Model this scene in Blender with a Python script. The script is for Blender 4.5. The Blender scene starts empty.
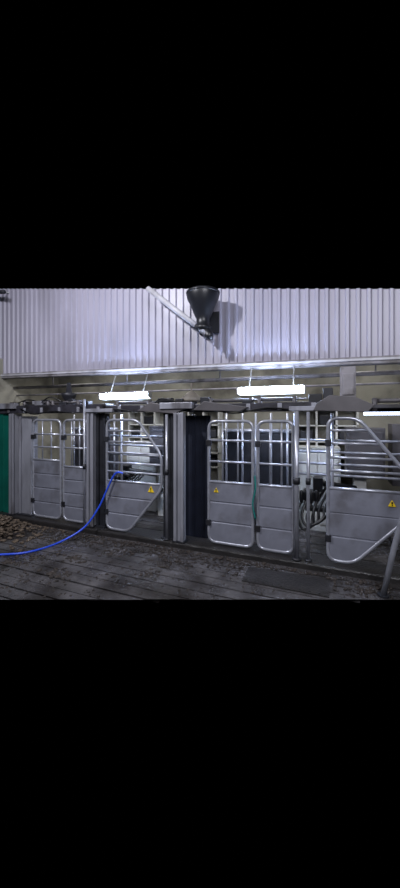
import bpy, bmesh, math, random
from mathutils import Vector, Matrix
random.seed(7)
sc = bpy.context.scene
sc.view_settings.view_transform = 'Standard'
sc.view_settings.look = 'None'

# ---------------------------------------------------------------- materials
def lin(c):
    return tuple(((v/255)/12.92 if v/255 <= .04045 else ((v/255+.055)/1.055)**2.4) for v in c)

def mat(name, rgb, rough=.5, metal=0.0, var=.25, scale=6.0, bump=.0, bscale=40, emit=None, estr=0, dirt=None, dscale=2.5, stretch=(1,1,1), wet=None, dpos=(.5,.68)):
    m = bpy.data.materials.new(name); m.use_nodes = True
    nt = m.node_tree; b = nt.nodes['Principled BSDF']
    c = lin(rgb)
    tc = nt.nodes.new('ShaderNodeTexCoord'); mp = nt.nodes.new('ShaderNodeMapping')
    mp.inputs['Scale'].default_value = stretch
    nt.links.new(tc.outputs['Object'], mp.inputs['Vector'])
    n = nt.nodes.new('ShaderNodeTexNoise'); n.inputs['Scale'].default_value = scale
    n.inputs['Detail'].default_value = 6
    nt.links.new(mp.outputs['Vector'], n.inputs['Vector'])
    r = nt.nodes.new('ShaderNodeValToRGB')
    r.color_ramp.elements[0].position = .3; r.color_ramp.elements[1].position = .7
    r.color_ramp.elements[0].color = (*[v*(1-var) for v in c], 1)
    r.color_ramp.elements[1].color = (*[min(1, v*(1+var)) for v in c], 1)
    nt.links.new(n.outputs['Fac'], r.inputs['Fac'])
    out = r.outputs['Color']
    if dirt:
        n2 = nt.nodes.new('ShaderNodeTexNoise'); n2.inputs['Scale'].default_value = dscale; n2.inputs['Detail'].default_value = 8
        nt.links.new(mp.outputs['Vector'], n2.inputs['Vector'])
        r2 = nt.nodes.new('ShaderNodeValToRGB')
        r2.color_ramp.elements[0].position = dpos[0]; r2.color_ramp.elements[1].position = dpos[1]
        r2.color_ramp.elements[0].color = (0, 0, 0, 1); r2.color_ramp.elements[1].color = (1, 1, 1, 1)
        nt.links.new(n2.outputs['Fac'], r2.inputs['Fac'])
        mx = nt.nodes.new('ShaderNodeMix'); mx.data_type = 'RGBA'
        nt.links.new(r2.outputs['Color'], mx.inputs['Factor'])
        nt.links.new(out, mx.inputs['A']); mx.inputs['B'].default_value = (*lin(dirt), 1)
        out = mx.outputs['Result']
    nt.links.new(out, b.inputs['Base Color'])
    b.inputs['Roughness'].default_value = rough; b.inputs['Metallic'].default_value = metal
    if wet:
        n4 = nt.nodes.new('ShaderNodeTexNoise'); n4.inputs['Scale'].default_value = 1.8; n4.inputs['Detail'].default_value = 5
        nt.links.new(tc.outputs['Object'], n4.inputs['Vector'])
        mr = nt.nodes.new('ShaderNodeMapRange'); mr.inputs['From Min'].default_value = .38; mr.inputs['From Max'].default_value = .62
        mr.inputs['To Min'].default_value = wet[0]; mr.inputs['To Max'].default_value = wet[1]
        nt.links.new(n4.outputs['Fac'], mr.inputs['Value']); nt.links.new(mr.outputs['Result'], b.inputs['Roughness'])
    if bump:
        n3 = nt.nodes.new('ShaderNodeTexNoise'); n3.inputs['Scale'].default_value = bscale; n3.inputs['Detail'].default_value = 5
        nt.links.new(tc.outputs['Object'], n3.inputs['Vector'])
        bp = nt.nodes.new('ShaderNodeBump'); bp.inputs['Strength'].default_value = bump; bp.inputs['Distance'].default_value = .02
        nt.links.new(n3.outputs['Fac'], bp.inputs['Height']); nt.links.new(bp.outputs['Normal'], b.inputs['Normal'])
    if emit:
        b.inputs['Emission Color'].default_value = (*lin(emit), 1); b.inputs['Emission Strength'].default_value = estr
    return m

M = dict(
 clad=mat('cladding_sheet', (150,147,162), .42, .0, .10, 2, dirt=(132,129,141), dscale=1.2, stretch=(1,1,.35)),
 steel=mat('galvanised_tube', (158,160,170), .3, .5, .2, 14),
 panel=mat('gate_sheet', (126,128,140), .4, .3, .16, 5, dirt=(96,95,101), dscale=3),
 post=mat('steel_post', (140,141,150), .42, .25, .2, 6, dirt=(82,79,82), dscale=4, stretch=(1,1,.3)),
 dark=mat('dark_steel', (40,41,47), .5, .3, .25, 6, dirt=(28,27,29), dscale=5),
 header=mat('header_steel', (50,49,56), .45, .2, .35, 9, dirt=(30,28,29), dscale=6),
 navy=mat('dark_sheet', (26,30,44), .5, .1, .25, 5),
 green=mat('green_sheet', (0,78,67), .5, 0, .2, 4),
 cream=mat('cream_wall', (140,137,126), .75, 0, .14, 3, dirt=(98,94,86), dscale=2.5),
 white=mat('white_plastic', (190,190,186), .5, 0, .06, 5),
 grey=mat('grey_plastic', (128,127,124), .55, 0, .1, 5),
 beam=mat('beam_paint', (128,125,130), .65, 0, .15, 8, dirt=(86,82,81), dscale=5),
 conc=mat('wet_concrete', (73,71,73), .4, 0, .45, 5, bump=.8, bscale=14, dirt=(36,33,32), dscale=2.2, wet=(.14,.5), dpos=(.44,.64)),
 pit=mat('slurry', (14,12,12), .6, 0, .2, 3),
 kerb=mat('kerb_concrete', (34,32,32), .4, 0, .35, 6, bump=.5),
 muck=mat('muck', (44,37,33), .6, 0, .5, 12, bump=.8),
 straw=mat('straw_muck', (82,70,58), .8, 0, .5, 12, bump=.8),
 black=mat('black_rubber', (12,12,15), .4, 0, .2, 8),
 hopper=mat('hopper_plastic', (22,23,28), .4, 0, .2, 5),
 blue=mat('blue_hose', (34,72,200), .4, 0, .1, 5),
 teal=mat('teal_rope', (0,110,105), .6, 0, .1, 5),
 yellow=mat('sign_yellow', (225,190,30), .5, 0, .05, 5),
 inblack=mat('sign_black', (15,15,15), .5, 0, .05, 5),
 tan=mat('tan_metal', (96,90,82), .6, 0, .2, 7),
 brown=mat('machine_cover', (76,73,76), .5, .1, .2, 5),
 duct=mat('pipe_white', (176,175,182), .45, 0, .1, 6, dirt=(134,131,136)),
 tube=mat('lamp_diffuser', (240,245,255), .4, 0, .0, 5, emit=(198,218,255), estr=95),
 strip=mat('strip_diffuser', (240,245,255), .4, 0, .0, 5, emit=(205,222,255), estr=8),
)

# ---------------------------------------------------------------- helpers
class Grp:
    def __init__(s, name, origin=(0,0,0)):
        s.o = bpy.data.objects.new(name, None); s.o.location = origin
        s.o.empty_display_size = .1
        sc.collection.objects.link(s.o); s.org = Vector(origin)
    def add(s, name, bm, m, smooth=False, bevel=0):
        bmesh.ops.translate(bm, verts=bm.verts, vec=-s.org)
        ob = finish(name, bm, m, smooth, bevel); ob.parent = s.o
        return ob
def finish(name, bm, m, smooth=False, bevel=0):
    bmesh.ops.recalc_face_normals(bm, faces=bm.faces)
    me = bpy.data.meshes.new(name); bm.to_mesh(me); bm.free()
    if smooth:
        for p in me.polygons: p.use_smooth = True
    ob = bpy.data.objects.new(name, me); sc.collection.objects.link(ob)
    ms = m if isinstance(m, (list, tuple)) else [m]
    for q in ms: me.materials.append(q)
    if bevel:
        bv = ob.modifiers.new('bevel', 'BEVEL'); bv.width = bevel; bv.segments = 2; bv.limit_method = 'ANGLE'
    return ob
def abox(bm, x, y, z, mi=0):
    vs = [bm.verts.new((a,b,c)) for a in x for b in y for c in z]
    for f in ((0,1,3,2),(4,6,7,5),(0,4,5,1),(2,3,7,6),(0,2,6,4),(1,5,7,3)):
        fc = bm.faces.new([vs[i] for i in f]); fc.material_index = mi
def box(x, y, z):
    bm = bmesh.new(); abox(bm, x, y, z); return bm
def prism(bm, poly, y0, y1):          # poly of (x,z)
    a = [bm.verts.new((x,y0,z)) for x,z in poly]; b = [bm.verts.new((x,y1,z)) for x,z in poly]
    bm.faces.new(a); bm.faces.new(list(reversed(b)))
    n = len(poly)
    for i in range(n): bm.faces.new((a[i], b[i], b[(i+1)%n], a[(i+1)%n]))
def sweep(bm, pts, r, n=10, closed=False):
    pts = [Vector(p) for p in pts]; k = len(pts)
    T = []
    for i in range(k):
        a = pts[(i-1)%k] if (closed or i>0) else pts[i]
        b = pts[(i+1)%k] if (closed or i<k-1) else pts[i]
        T.append((b-a).normalized())
    up = Vector((0,1,0)) if abs(T[0].y) < .8 else Vector((0,0,1))
    nrm = (up - T[0]*up.dot(T[0])).normalized(); rings = []
    for i in range(k):
        nrm = (nrm - T[i]*nrm.dot(T[i])).normalized()
        bn = T[i].cross(nrm)
        rr = r[i] if isinstance(r, (list,tuple)) else r
        rings.append([bm.verts.new(pts[i] + (nrm*math.cos(t)+bn*math.sin(t))*rr) for t in [2*math.pi*j/n for j in range(n)]])
    for i in range(k if closed else k-1):
        A, B = rings[i], rings[(i+1)%k]
        for j in range(n): bm.faces.new((A[j], A[(j+1)%n], B[(j+1)%n], B[j]))
    if not closed:
        bm.faces.new(rings[0]); bm.faces.new(list(reversed(rings[-1])))
def fillet(pts, rad, closed=True, n=6):
    pts = [Vector(p) for p in pts]; out = []; k = len(pts)
    for i in range(k):
        if not closed and i in (0, k-1): out.append(pts[i]); continue
        p = pts[i]; a = pts[(i-1)%k]; b = pts[(i+1)%k]
        d = min(rad, (a-p).length*.45, (b-p).length*.45)
        s = p+(a-p).normalized()*d; e = p+(b-p).normalized()*d
        for j in range(n+1):
            t = j/n; out.append(s*(1-t)**2 + p*2*t*(1-t) + e*t*t)
    return out
def tube(pts, r, n=10, closed=False, rad=0):
    bm = bmesh.new()
    if rad: pts = fillet(pts, rad, closed)
    sweep(bm, pts, r, n, closed); return bm
def smoothpath(ctrl, n=10):
    c = [Vector(p) for p in ctrl]; c = [c[0]*2-c[1]]+c+[c[-1]*2-c[-2]]; out = []
    for i in range(1, len(c)-2):
        for j in range(n):
            t = j/n; p0,p1,p2,p3 = c[i-1:i+3]
            out.append(.5*((2*p1)+(-p0+p2)*t+(2*p0-5*p1+4*p2-p3)*t*t+(-p0+3*p1-3*p2+p3)*t**3))
    out.append(c[-2]); return out
def lathe(bm, prof, cx, cy, n=28):
    rings = [[bm.verts.new((cx+r*math.cos(2*math.pi*j/n), cy+r*math.sin(2*math.pi*j/n), z)) for j in range(n)] for r,z in prof]
    for A,B in zip(rings, rings[1:]):
        for j in range(n): bm.faces.new((A[j],A[(j+1)%n],B[(j+1)%n],B[j]))
    bm.faces.new(rings[0]); bm.faces.new(list(reversed(rings[-1])))

# ---------------------------------------------------------------- room shell
def ztop(x): return 3.095-.1523*(x-.817)
def zbot(x): return 2.32-.0208*(x-.817)
bm = bmesh.new()
pitch = .115; x = -7.4; prof = []
while x < 2.3:
    prof += [(x,.50),(x+.055,.50),(x+.067,.476),(x+.098,.476)]
    x += pitch
rows = []
for px,py in prof:
    rows.append([bm.verts.new((px,py,zbot(px))), bm.verts.new((px,py,ztop(px)))])
for a,b in zip(rows, rows[1:]): bm.faces.new((a[0],b[0],b[1],a[1]))
prism(bm, [(-7.4,zbot(-7.4)),(2.3,zbot(2.3)),(2.3,ztop(2.3)-.01),(-7.4,ztop(-7.4)-.01)], .503, .56)
finish('wall_back', bm, M['clad'])

g = Grp('trim_1', (-2.5,.45,2.35))
bm = bmesh.new()
prism(bm, [(-7.4,zbot(-7.4)-.075),(2.3,zbot(2.3)-.075),(2.3,zbot(2.3)+.015),(-7.4,zbot(-7.4)+.015)], .44, .562)
g.add('beam', bm, M['beam'], bevel=.008)
bm = bmesh.new()
prism(bm, [(-7.4,zbot(-7.4)-.035),(2.3,zbot(2.3)-.035),(2.3,zbot(2.3)-.03+.02),(-7.4,zbot(-7.4)-.03+.02)], .425, .44)
g.add('flashing', bm, M['duct'])

finish('wall_rear', box((-5.6,2.3),(1.8,1.9),(-.05,2.75)), M['cream'])
finish('wall_left', box((-5.7,-5.6),(.2,1.9),(-.05,2.75)), M['cream'])
finish('wall_right', box((2.3,2.4),(.2,1.9),(-.05,2.75)), M['cream'])
finish('ceiling', box((-5.7,2.4),(.565,1.9),(2.75,2.8)), M['cream'])

# slatted floor, its open front edge runs diagonally to the gates
def xfront(y): return (y+1.79)/.392-2.88
bm = bmesh.new()
y = 1.8
while y > -2.7:
    w = .145; y1 = y; y0 = y-w+.016
    XL = -5.6 if y1 > .1 else -7.4
    def fx(yy): return min(2.3, xfront(yy))
    if fx(y0) > XL+.3:
        a = XL; hz = random.uniform(-.004,.002)
        top = [(a,y0),(fx(y0),y0),(fx(y1),y1),(a,y1)]
        tv = [bm.verts.new((p,r,hz)) for p,r in top]
        bv = [bm.verts.new((p-(.25 if i in (1,2) else 0),r+(.008 if i<2 else -.008),-.07)) for i,(p,r) in enumerate(top)]
        bm.faces.new(tv); bm.faces.new(list(reversed(bv)))
        for i in range(4): bm.faces.new((tv[i],bv[i],bv[(i+1)%4],tv[(i+1)%4]))
    y -= w
for rx in (-6.6,-4.9,-3.2,-1.5,.2):
    ylo = max(-2.6, -1.79+.392*(rx+.16+2.88)+.03)
    abox(bm, (rx,rx+.11), (ylo,1.78), (-.06,-.010))
pv = [bm.verts.new(p) for p in ((-7.4,1.8,-.072),(2.0,1.8,-.072),(1.2,0,-.072),(-3.4,-1.8,-.072),(-5.7,-2.7,-.072),(-7.4,-2.7,-.072))]
f = bm.faces.new(pv); f.material_index = 1
finish('floor', bm, [M['conc'],M['pit']])

# ---------------------------------------------------------------- gates
def span(outline, z):
    xs = []
    n = len(outline)
    for i in range(n):
        a, b = outline[i], outline[(i+1)%n]
        if (a.z-z)*(b.z-z) <= 0 and abs(a.z-b.z) > 1e-6:
            t = (z-a.z)/(b.z-a.z); xs.append(a.x+(b.x-a.x)*t)
    return (min(xs), max(xs)) if xs else None
def gate(corners, panel_top, planks, rails, verticals=(), r=.019, y=0.0, rad=.1, sign=None):
    zs = [c[1] for c in corners]; xs = [c[0] for c in corners]
    g = Grp('cattle_gate', ((min(xs)+max(xs))/2, y, min(zs)))
    out = fillet([(a,y,c) for a,c in corners], rad)
    g.add('frame', tube(out, r, 12, True), M['steel'], True)
    zb = min(zs)+.004; lv = []
    ph = (panel_top-zb)/planks
    for i in range(planks):
        a = zb+i*ph; lv += [(a,.006),(a+.012,-.008),(a+ph-.014,-.008),(a+ph-.002,.006)]
    extra = [(p.z,-.008) for p in out if zb+.02 < p.z < panel_top-.02]
    lv = sorted(lv+extra, key=lambda q:q[0])
    clean = []
    for z,o in lv:
        if clean and z-clean[-1][0] < .0015: continue
        clean.append((z,o))
    bm = bmesh.new(); prev = None
    for z,o in clean:
        s = span(out, z)
        if not s: continue
        cur = [bm.verts.new((s[0]+.004,y+o,z)), bm.verts.new((s[1]-.004,y+o,z)),
               bm.verts.new((s[1]-.004,y+.014,z)), bm.verts.new((s[0]+.004,y+.014,z))]
        if prev:
            for i in range(4): bm.faces.new((prev[i],prev[(i+1)%4],cur[(i+1)%4],cur[i]))
        else: bm.faces.new(cur)
        prev = cur
    bm.faces.new(prev)
    g.add('ribbed_sheet', bm, M['panel'])
    bm = bmesh.new()
    for z in rails:
        s = span(out, z); sweep(bm, [(s[0],y,z),(s[1],y,z)], r*.72, 8)
    for v in verticals: 
        sweep(bm, [(v,y,panel_top-.01),(v,y,max(zs))], r*.55, 8)
    s = span(out, panel_top); sweep(bm, [(s[0],y,panel_top),(s[1],y,panel_top)], r*.9, 8)
    g.add('rails', bm, M['steel'], True)
    bm = bmesh.new()
    for hz in (min(zs)+.2, max(zs)-.3):
        abox(bm, (min(xs)-.03,min(xs)+.03), (y-.03,y+.03), (hz,hz+.07))
    g.add('hinges', bm, M['dark'], bevel=.005)
    if sign:
        sx, sz, q = sign
        bm = bmesh.new(); prism(bm, [(sx-q,sz-q*.8),(sx+q,sz-q*.8),(sx,sz+q)], y-.018, y-.008)
        g.add('warning_triangle', bm, M['yellow'])
        bm = bmesh.new(); prism(bm, [(sx-.006,sz-.005),(sx+.006,sz-.005),(sx+.008,sz+q*.5),(sx-.008,sz+q*.5)], y-.021, y-.0175)
        abox(bm, (sx-.006,sx+.006), (y-.021,y-.0175), (sz-q*.55,sz-q*.3))
        g.add('warning_mark', bm, M['inblack'])
    return g
def rect(x0,x1,z0,z1): return [(x0,z0),(x1,z0),(x1,z1),(x0,z1)]
gate(rect(-4.27,-3.71,.10,1.60), .98, 4, (1.18,1.38), (-4.08,-3.90))
gate(rect(-3.65,-3.20,.10,1.60), .90, 4, (1.18,1.38), (-3.5,-3.35))
gate([(-2.81,.095),(-2.45,.095),(-1.95,.70),(-1.95,1.14),(-2.31,1.60),(-2.81,1.60)], .76, 3, (.89,1.01,1.15,1.30,1.45), (), y=-.06, sign=(-2.1,.69,.045))
gate(rect(-1.32,-.77,.10,1.585), .84, 3, (1.09,1.35), (-1.14,-.95), sign=(-1.22,.74,.03))
gate(rect(-.71,-.31,.10,1.585), .84, 3, (1.09,1.35), (-.57,-.44))
gate([(.05,.10),(.30,.10),(.80,.64),(.80,1.03),(.34,1.62),(.05,1.62)], .87, 3, (1.06,1.2,1.35,1.49), (), y=-.02, sign=(.645,.76,.035))

# ---------------------------------------------------------------- posts
def channel(name, x0, x1, z1, m, y0=-.05, y1=.12, lip=.03, fl=True):
    g = Grp(name, ((x0+x1)/2,(y0+y1)/2,.0))
    bm = bmesh.new()
    abox(bm, (x0,x1), (y0+.02,y0+.032), (.07,z1))
    abox(bm, (x0,x0+.012), (y0,y1), (.07,z1)); abox(bm, (x1-.012,x1), (y0,y1), (.07,z1))
    if fl:
        abox(bm, (x0-.012,x0+lip), (y0-.008,y0), (.07,z1)); abox(bm, (x1-lip,x1+.012), (y0-.008,y0), (.07,z1))
    g.add('web', bm, m, bevel=.003)
    g.add('base_plate', box((x0-.03,x1+.03),(max(y0-.04,-.128),y1),(.07,.085)), M['dark'])
    return g
channel('steel_post', -4.74,-4.66, 1.70, M['post'])
channel('steel_post', -4.60,-4.34, 1.66, M['post'], y0=.02, y1=.14)
channel('steel_post', -3.155,-3.06, 1.70, M['post'], y0=-.06)
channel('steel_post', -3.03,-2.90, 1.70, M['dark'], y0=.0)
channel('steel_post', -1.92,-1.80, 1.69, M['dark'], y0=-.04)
channel('steel_post', -1.735,-1.625, 1.69, M['post'], y0=-.12, y1=-.02, lip=.025)
channel('steel_post', 0.86,1.0, 1.64, M['post'], y0=-.02)
g = Grp('sheet_partition', (-1.46,.1,.07))
bm = bmesh.new(); abox(bm, (-1.78,-1.36), (.17,.185), (.0,1.66)); abox(bm, (-1.78,-1.765), (.185,.5), (.0,1.66))
for k in range(5): abox(bm, (-1.74+k*.08,-1.725+k*.08), (.158,.17), (.07,1.66))
g.add('sheet', bm, M['navy'])
def pole(x, y, z0, z1, r):
    g = Grp('round_pole', (x,y,z0))
    g.add('pole', tube([(x,y,z0),(x,y,z1)], r, 12), M['steel'], True)
    g.add('clamp', tube([(x,y,.9),(x,y,.97)], r*1.5, 12), M['dark'], True)
    g.add('foot', tube([(x,y,z0),(x,y,z0+.02)], r*2, 12), M['dark'], True)
pole(-3.18,-.09,.07,1.9,.016)
pole(-.27,-.08,.07,1.69,.025)
pole(-.15,-.07,.07,1.69,.018)
pole(-1.86,-.09,.07,1.67,.018)

g = Grp('kerb', (-2,0,0)); bm = bmesh.new(); abox(bm, (-7.4,1.1), (-.13,.16), (-.02,.07)); g.add('kerb_block', bm, M['kerb'], bevel=.02)  # kerb block; its dark colour also carries the shadow band under the gates

# ---------------------------------------------------------------- header
g = Grp('header_beam', (-2.4,0,1.72))
bm = bmesh.new()
abox(bm, (-5.0,-2.85), (-.04,.14), (1.705,1.83)); abox(bm, (-2.9,-1.5), (-.04,.14), (1.71,1.80)); abox(bm, (-1.6,.25), (-.04,.14), (1.70,1.80))
abox(bm, (.2,1.6), (0,.10), (1.72,1.76))
g.add('box_section', bm, M['header'], bevel=.006)
bm = bmesh.new()
abox(bm, (-5.05,-4.6), (-.08,.0), (1.78,1.87)); abox(bm, (-1.95,-1.5), (-.12,-.04), (1.74,1.82))
abox(bm, (-3.2,-2.7), (-.09,-.04), (1.71,1.76)); abox(bm, (-.35,.0), (-.10,-.04), (1.70,1.75)); abox(bm, (-4.3,-4.1), (.0,.1), (1.83,1.9))
for k in range(14): 
    xx = -4.8+k*.36; abox(bm, (xx,xx+.05), (-.052,-.04), (1.715,1.79))
g.add('brackets', bm, M['post'], bevel=.006)
bm = bmesh.new(); prism(bm, [(-.1,1.70),(.42,1.68),(.48,1.75),(.30,1.84),(.06,1.86),(-.06,1.78)], -.12, -.03)
prism(bm, [(-2.3,1.72),(-1.75,1.68),(-1.6,1.74),(-2.1,1.83)], -.10, -.03)
prism(bm, [(-1.5,1.72),(-.9,1.70),(-.8,1.75),(-1.35,1.83)], -.10, -.03)
g.add('lever_arms', bm, M['brown'], bevel=.006)
bm = bmesh.new()
for x0,x1,zz in ((-4.5,-4.0,1.88),(-3.9,-3.4,1.87),(-2.7,-2.2,1.84),(-1.3,-.8,1.84),(-.7,-.3,1.84),(.5,1.4,1.80)):
    sweep(bm, [(x0,.05,zz),(x1,.05,zz)], .022, 12); sweep(bm, [(x1,.05,zz),(x1+.2,.05,zz)], .01, 8)
    abox(bm, (x0-.02,x0+.02), (.01,.09), (zz-.11,zz+.03)); abox(bm, (x1-.02,x1+.02), (.01,.09), (zz-.11,zz+.03))
g.add('air_cylinders', bm, M['brown'], True)
bm = bmesh.new()
for xx,w,h,yy in ((-4.85,.12,.09,.08),(-3.3,.10,.08,.06),(-2.05,.2,.09,.06),(-1.45,.12,.09,.08),(-.15,.14,.09,.08),(.0,.1,.15,.06),(-4.45,.2,.05,.03),(-3.75,.14,.07,.05),(-.9,.12,.04,.05),(-4.15,.1,.12,.08),(-3.6,.08,.12,.08),(-1.8,.1,.08,.08)):
    abox(bm, (xx,xx+w), (yy-.05,yy+.05), (1.80,1.80+h))
g.add('valve_boxes', bm, M['dark'], bevel=.008)
bm = bmesh.new()
for pts in ([(-4.7,.02,1.86),(-4.4,0,1.92),(-4.15,.03,1.88)], [(-4.1,.0,1.88),(-3.9,-.02,1.95),(-3.7,.03,1.88)], [(-2.1,0,1.82),(-1.95,-.03,1.88),(-1.7,0,1.82)],
            [(-3.3,-.05,1.8),(-3.1,-.07,1.74),(-2.8,-.07,1.76),(-2.4,-.06,1.72)], [(-1.4,-.05,1.78),(-1.0,-.07,1.68),(-.6,-.06,1.74),(-.2,-.07,1.7)], [(-4.5,-.05,1.78),(-4.2,-.07,1.69),(-3.8,-.06,1.73),(-3.4,-.05,1.7)]):
    sweep(bm, smoothpath(pts, 8), .009, 8)
g.add('air_lines', bm, M['black'], True)
g = Grp('cone_guard', (-1.72,.1,1.82)); bm = bmesh.new()
lathe(bm, [(.16,1.845),(.17,1.87),(.08,1.95),(.04,1.98),(.012,2.0),(.012,2.1)], -1.66, .25); g.add('cone', bm, M['tan'], True)
g.add('strut', box((-1.72,-1.60),(.05,.30),(1.805,1.845)), M['header'])
g = Grp('filter_funnel', (-3.82,.28,1.83)); bm = bmesh.new()
lathe(bm, [(.03,1.83),(.06,1.9),(.11,1.98),(.12,2.03),(.05,2.04),(.03,2.2)], -3.82, .28)
g.add('funnel', bm, M['dark'], True); g.add('strut', box((-3.88,-3.76),(.1,.32),(1.80,1.84)), M['header'])
g = Grp('junction_box', (.3,.25,1.9)); bm = bmesh.new(); abox(bm, (.18,.34), (.2,.3), (1.83,2.2)); abox(bm, (.2,.32), (.185,.2), (1.88,2.12))
g.add('case', bm, M['beam'], bevel=.01)
g.add('stand', box((.19,.25),(.1,.3),(1.795,1.835)), M['header'])

g = Grp('service_pipe', (-2,.7,2.2)); bm = bmesh.new()
sweep(bm, [(-5.59,.7,2.22),(2.29,.7,2.16)], .028, 12); sweep(bm, [(-5.59,.75,2.08),(2.29,.75,2.04)], .014, 8)
for hx in (-4.6,-3,-1.4,.6): sweep(bm, [(hx,.7,2.2),(hx,.7,2.748)], .01, 6)
g.add('pipes', bm, M['beam'], True)

# ---------------------------------------------------------------- lights
def fluoro(x0, x1, z, y=.27):
    g = Grp('fluorescent_light', ((x0+x1)/2,y,z))
    g.add('diffuser', box((x0+.02,x1-.02),(y-.045,y+.04),(z-.042,z+.042)), M['tube'], bevel=.02)
    bm = bmesh.new(); abox(bm, (x0,x0+.022), (y-.05,y+.045), (z-.042,z+.045)); abox(bm, (x1-.022,x1), (y-.05,y+.045), (z-.042,z+.045))
    g.add('end_caps', bm, M['grey'], bevel=.004)
    bm = bmesh.new()
    abox(bm, (x0+.01,x1-.01), (y+.042,y+.052), (z-.05,z+.05))
    for hx in (x0+.15, x1-.15): sweep(bm, [(hx,y+.047,z+.045),(hx,y+.175,z+.33)], .006, 6)
    g.add('back_tray', bm, M['grey'])
fluoro(-3.19,-2.31,1.96)
fluoro(-1.03,-.19,1.97)
g = Grp('strip_light', (.8,.3,1.66)); g.add('diffuser', box((.42,1.25),(.2,.24),(1.655,1.685)), M['strip']); g.add('bracket', box((.38,1.29),(.09,.2),(1.685,1.72)), M['header'])

# ---------------------------------------------------------------- hopper + auger pipe on cladding
g = Grp('feed_hopper', (-1.474,.2,2.95)); bm = bmesh.new()
lathe(bm, [(.205,3.265),(.215,3.285),(.215,3.262),(.21,3.2),(.175,3.13),(.115,2.985),(.085,2.94),(.085,2.84),(.10,2.83),(.10,2.80),(.06,2.76)], -1.474, .2)
g.add('cone', bm, M['hopper'], True)
bm = bmesh.new(); lathe(bm, [(.22,3.25),(.225,3.275),(.2,3.275),(.19,3.25),(.09,3.0)], -1.474, .2); g.add('rim', bm, M['hopper'], True)
bm = bmesh.new(); abox(bm, (-1.5,-1.44), (.28,.47), (2.84,2.9)); abox(bm, (-1.62,-1.33), (.455,.467), (2.8,3.1)); g.add('wall_bracket', bm, M['dark'], bevel=.005)
bm = bmesh.new(); sweep(bm, [(-1.44,.2,2.80),(-1.38,.18,2.7),(-1.39,.18,2.65)], .06, 14); g.add('elbow', bm, M['hopper'], True)
g.add('auger_pipe', tube([(-2.32,.22,3.47),(-1.41,.16,2.72)], .037, 16), M['duct'], True)
g.add('collar', tube([(-1.55,.17,2.84),(-1.50,.165,2.80)], .052, 16), M['dark'], True)
g.add('pipe_bracket', box((-2.15,-2.12),(.22,.47),(3.28,3.31)), M['dark'])
g = Grp('security_camera', (-5.3,.4,3.9)); 
g.add('body', tube([(-5.55,.3,3.93),(-5.28,.26,3.88)], .035, 12), M['dark'], True); g.add('arm', tube([(-5.45,.3,3.94),(-5.45,.475,3.97)], .012), M['white'])

# ---------------------------------------------------------------- side items
g = Grp('green_panel', (-5.2,.0,.07)); bm = bmesh.new(); abox(bm, (-5.9,-4.79), (.0,.03), (.07,1.78))
for k in range(4): abox(bm, (-5.85+k*.29,-5.82+k*.29), (-.02,0), (.09,1.76))
g.add('sheet', bm, M['green'])
g = Grp('guard_rail', (.52,-.44,0))
g.add('rail', tube([(.51,-.40,0),(.60,-.42,.5),(.74,-.44,1.1),(1.0,-.2,1.2),(1.0,-.06,1.2)], .024, 12, rad=.1), M['steel'], True)
g.add('foot', tube([(.51,-.40,0),(.51,-.40,.015)], .05, 12), M['dark'])

g = Grp('water_hose', (-3,-.6,0))
hp = smoothpath([(-5.2,-1.9,.016),(-4.3,-1.45,.016),(-3.54,-1.09,.016),(-3.28,-.90,.016),(-3.17,-.55,.02),(-3.0,-.3,.15),(-2.87,-.17,.39),(-2.77,-.12,.63),(-2.66,-.11,.84),(-2.58,-.11,.89),(-2.47,-.11,.87)], 10)
g.add('hose', tube(hp, .0125, 10), M['blue'], True)
g.add('nozzle', tube([(-2.5,-.11,.875),(-2.40,-.11,.86)], [.02,.012], 10), M['dark'], True)
g = Grp('rope', (-.74,-.04,.4)); g.add('strand', tube(smoothpath([(-.74,-.03,.95),(-.73,-.05,.8),(-.76,-.05,.62),(-.73,-.04,.45)],8), .009, 8), M['teal'], True)

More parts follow.
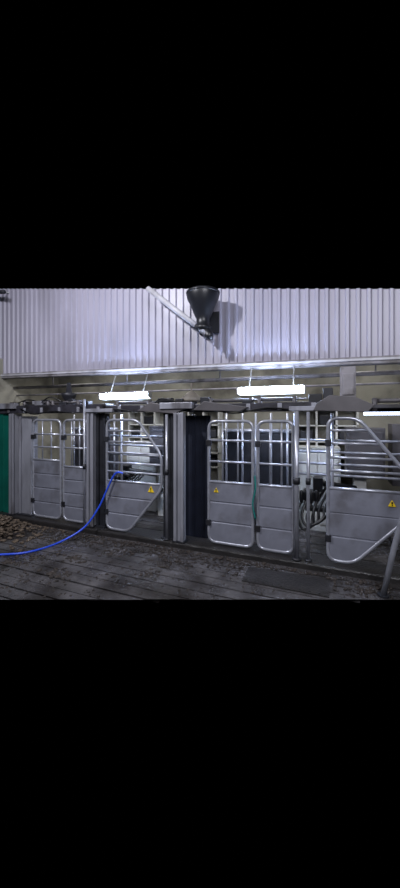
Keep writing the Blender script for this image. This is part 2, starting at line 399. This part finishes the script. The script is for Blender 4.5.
# ---------------------------------------------------------------- milking robots and stall rails inside
def robot(o, dk):
    g = Grp('milking_robot', (o+1.6,1.1,0))
    bm = bmesh.new(); abox(bm, (o+.95,o+1.55), (1.15,1.58), (0,1.2)); abox(bm, (o+.98,o+1.24), (1.135,1.15), (.1,1.12)); abox(bm, (o+1.27,o+1.52), (1.135,1.15), (.1,1.12))
    g.add('cabinet', bm, M['white'], bevel=.012)
    bm = bmesh.new(); abox(bm, (o+1.6,o+2.05), (.85,1.2), (.85,1.5)); abox(bm, (o+1.63,o+2.02), (.835,.85), (.9,1.45))
    abox(bm, (o+2.15,o+2.5), (1.0,1.3), (.75,1.55)); abox(bm, (o+2.15,o+2.5), (1.0,1.3), (0,.06)); abox(bm, (o+2.29,o+2.36), (1.1,1.2), (.06,.75))
    g.add('control_cover', bm, M['brown'], bevel=.015)
    bm = bmesh.new(); abox(bm, (o+1.7,o+1.85), (.95,1.1), (0,.86))
    g.add('column', bm, M['white'], bevel=.01)
    bm = bmesh.new()
    abox(bm, (o+1.1,o+1.75), (.7,.82), (.40,.46)); abox(bm, (o+1.08,o+1.28), (.6,.8), (.56,.68)); abox(bm, (o+1.2,o+1.32), (.62,.78), (.68,.86))
    sweep(bm, [(o+1.78,1.0,.45),(o+1.6,.76,.43)], .05, 12)
    sweep(bm, [(o+1.72,.9,.70),(o+1.3,.7,.78)], .04, 12)
    g.add('arm', bm, M['black'], bevel=.01)
    bm = bmesh.new()
    for i in range(4): 
        cx = o+1.06+.06*i
        lathe(bm, [(.018,.54),(.024,.56),(.024,.68),(.014,.70)], cx, .56+.05*(i%2), 10)
        sweep(bm, smoothpath([(cx,.58,.56),(cx-.05,.50,.42-.03*i),(cx+.02,.46,.24+.03*i),(cx+.14,.48,.3+.05*i),(cx+.16,.55,.5),(cx+.3,.8,.72)], 8), .017, 8)
    g.add('teat_cups_hoses', bm, M['black'], True)
    s = Grp('stall_rails', (o+1.4,.3,0)); bm = bmesh.new()
    for z in (.95,1.08,1.22,1.36): sweep(bm, [(o+.98,.34,z),(o+2.62,.34,z)], .015, 8)
    for xx in (o+1.0,o+1.42,o+2.6): sweep(bm, [(xx,.34,0),(xx,.34,1.68)], .02, 10)
    s.add('rails', bm, M['steel'], True)
    t = Grp('dim_backing', (o+.4,.95,0)); bm = bmesh.new()  # added sheet, its tone stands in for the dim wall and window behind
    abox(bm, (o-.1,o+.9), (.95,.98), (0,1.42)); t.add('sheet', bm, dk)
    bm = bmesh.new(); sweep(bm, [(o-.1,.95,1.44),(o+.9,.95,1.44)], .03, 10)
    for xx in (o-.05,o+.2,o+.4,o+.62,o+.85): sweep(bm, [(xx,.925,0),(xx,.925,1.7)], .018, 10)
    t.add('posts', bm, M['steel'], True)
robot(-4.27, M['brown']); robot(-1.32, M['dark'])
def rack(x0):
    g = Grp('wall_rack', (x0,1.7,1.1)); bm = bmesh.new()
    for i in range(5): abox(bm, (x0,x0+.9), (1.6,1.8), (.75+i*.25,.77+i*.25))
    for i in range(4): abox(bm, (x0+i*.29,x0+i*.29+.03), (1.6,1.8), (0,1.77))
    g.add('shelves', bm, M['white']); bm = bmesh.new()
    for i,(a,b) in enumerate(((0,0),(2,0),(1,1),(2,2),(0,2),(1,3))): abox(bm, (x0+.05+a*.29,x0+.25+a*.29), (1.63,1.78), (.77+b*.25,.93+b*.25))
    g.add('canisters', bm, M['dark'], bevel=.02)
rack(-3.6); rack(-2.6); rack(-.4)

# ---------------------------------------------------------------- muck
ICO = bmesh.new(); bmesh.ops.create_icosphere(ICO, subdivisions=1, radius=1)
IV = [v.co.copy() for v in ICO.verts]; IF = [[v.index for v in f.verts] for f in ICO.faces]; ICO.free()
def clumps(name, pts, m):
    vs, fs = [], []
    for (x,y,z,s) in pts:
        b0 = len(vs); sx,sy,sz = s*random.uniform(.7,1.5), s*random.uniform(.7,1.5), s*random.uniform(.35,.7)
        for v in IV:
            vs.append((v.x*sx*random.uniform(.75,1.2)+x-pts[0][0], v.y*sy*random.uniform(.75,1.2)+y-pts[0][1], v.z*sz*random.uniform(.75,1.2)+z))
        fs += [[b0+i for i in f] for f in IF]
    g = Grp(name, (pts[0][0],pts[0][1],0))
    me = bpy.data.meshes.new('clumps'); me.from_pydata(vs, [], fs); me.materials.append(m)
    ob = bpy.data.objects.new('clumps', me); sc.collection.objects.link(ob); ob.parent = g.o
P = []
for i in range(2200):
    a = random.uniform(0,6.28); r = abs(random.gauss(0,.34)); P.append((-4.72+r*1.5*math.cos(a), -.56+min(.38,r*.8*math.sin(a)), max(.01,.3-.45*r)*random.random()+.005, random.uniform(.010,.036)))
clumps('muck_heap', P, M['straw'])
P = []
for i in range(1000):
    x = random.uniform(-3.9,.6); P.append((x, -.15-abs(random.gauss(0,.2)), .005, random.uniform(.005,.022)))
for i in range(500):
    y = random.uniform(-1.7,-.2); x = random.uniform(-4.0, xfront(y)-.1); P.append((x,y,.002,random.uniform(.004,.016)))
for k in range(14):
    cy = random.uniform(-1.2,-.3); cx = random.uniform(-3.9, xfront(cy)-.4)
    for i in range(22): P.append((random.gauss(cx,.08),random.gauss(cy,.045),.003,random.uniform(.006,.025)))
P = [p for p in P if p[0] < xfront(p[1])-.06 and p[1] < -.15 and not (-.8<p[0]<.1 and -.66<p[1]<-.26)]
clumps('manure_clumps', P, M['muck'])
g = Grp('drain_cover', (-.3,-.5,0)); bm = bmesh.new(); abox(bm, (-.75,.05), (-.62,-.3), (0,.012))
for k in range(9): abox(bm, (-.72+k*.085,-.70+k*.085), (-.6,-.32), (.012,.016))
g.add('plate', bm, M['kerb'])

# ---------------------------------------------------------------- lamps
def area(name, loc, tgt, size, power, col):
    l = bpy.data.lights.new(name, 'AREA'); l.energy = power; l.size = size; l.color = col; l.shape = 'DISK'
    o = bpy.data.objects.new(name, l); sc.collection.objects.link(o); o.location = loc
    o.rotation_euler = (Vector(tgt)-Vector(loc)).to_track_quat('-Z','Y').to_euler()
area('yard_floodlight', (-3.3,-2.8,4.6), (-1.6,.2,1.2), .22, 200, (.91,.92,1))
area('fill_lamp', (1.5,-4.6,4.2), (-1.6,.2,.8), 2.0, 230, (.91,.92,1))  # added fill light behind the camera, no fixture known there
for x in (-4.3,-2.6,-1,.6): area('inner_lamp', (x,1.0,2.7), (x,1.1,0), .4, 9, (1,.99,.96))

w = bpy.data.worlds.new('night'); sc.world = w; w.use_nodes = True
w.node_tree.nodes['Background'].inputs[0].default_value = (0,0,0,1)

cam = bpy.data.cameras.new('camera'); co = bpy.data.objects.new('camera', cam); sc.collection.objects.link(co)
cam.sensor_fit = 'HORIZONTAL'; cam.sensor_width = 36; cam.lens = 314/400*36; cam.shift_y = -.06
co.location = (0,-3.67,1.6); co.rotation_euler = (math.radians(90),0,math.radians(21.4))
sc.camera = co
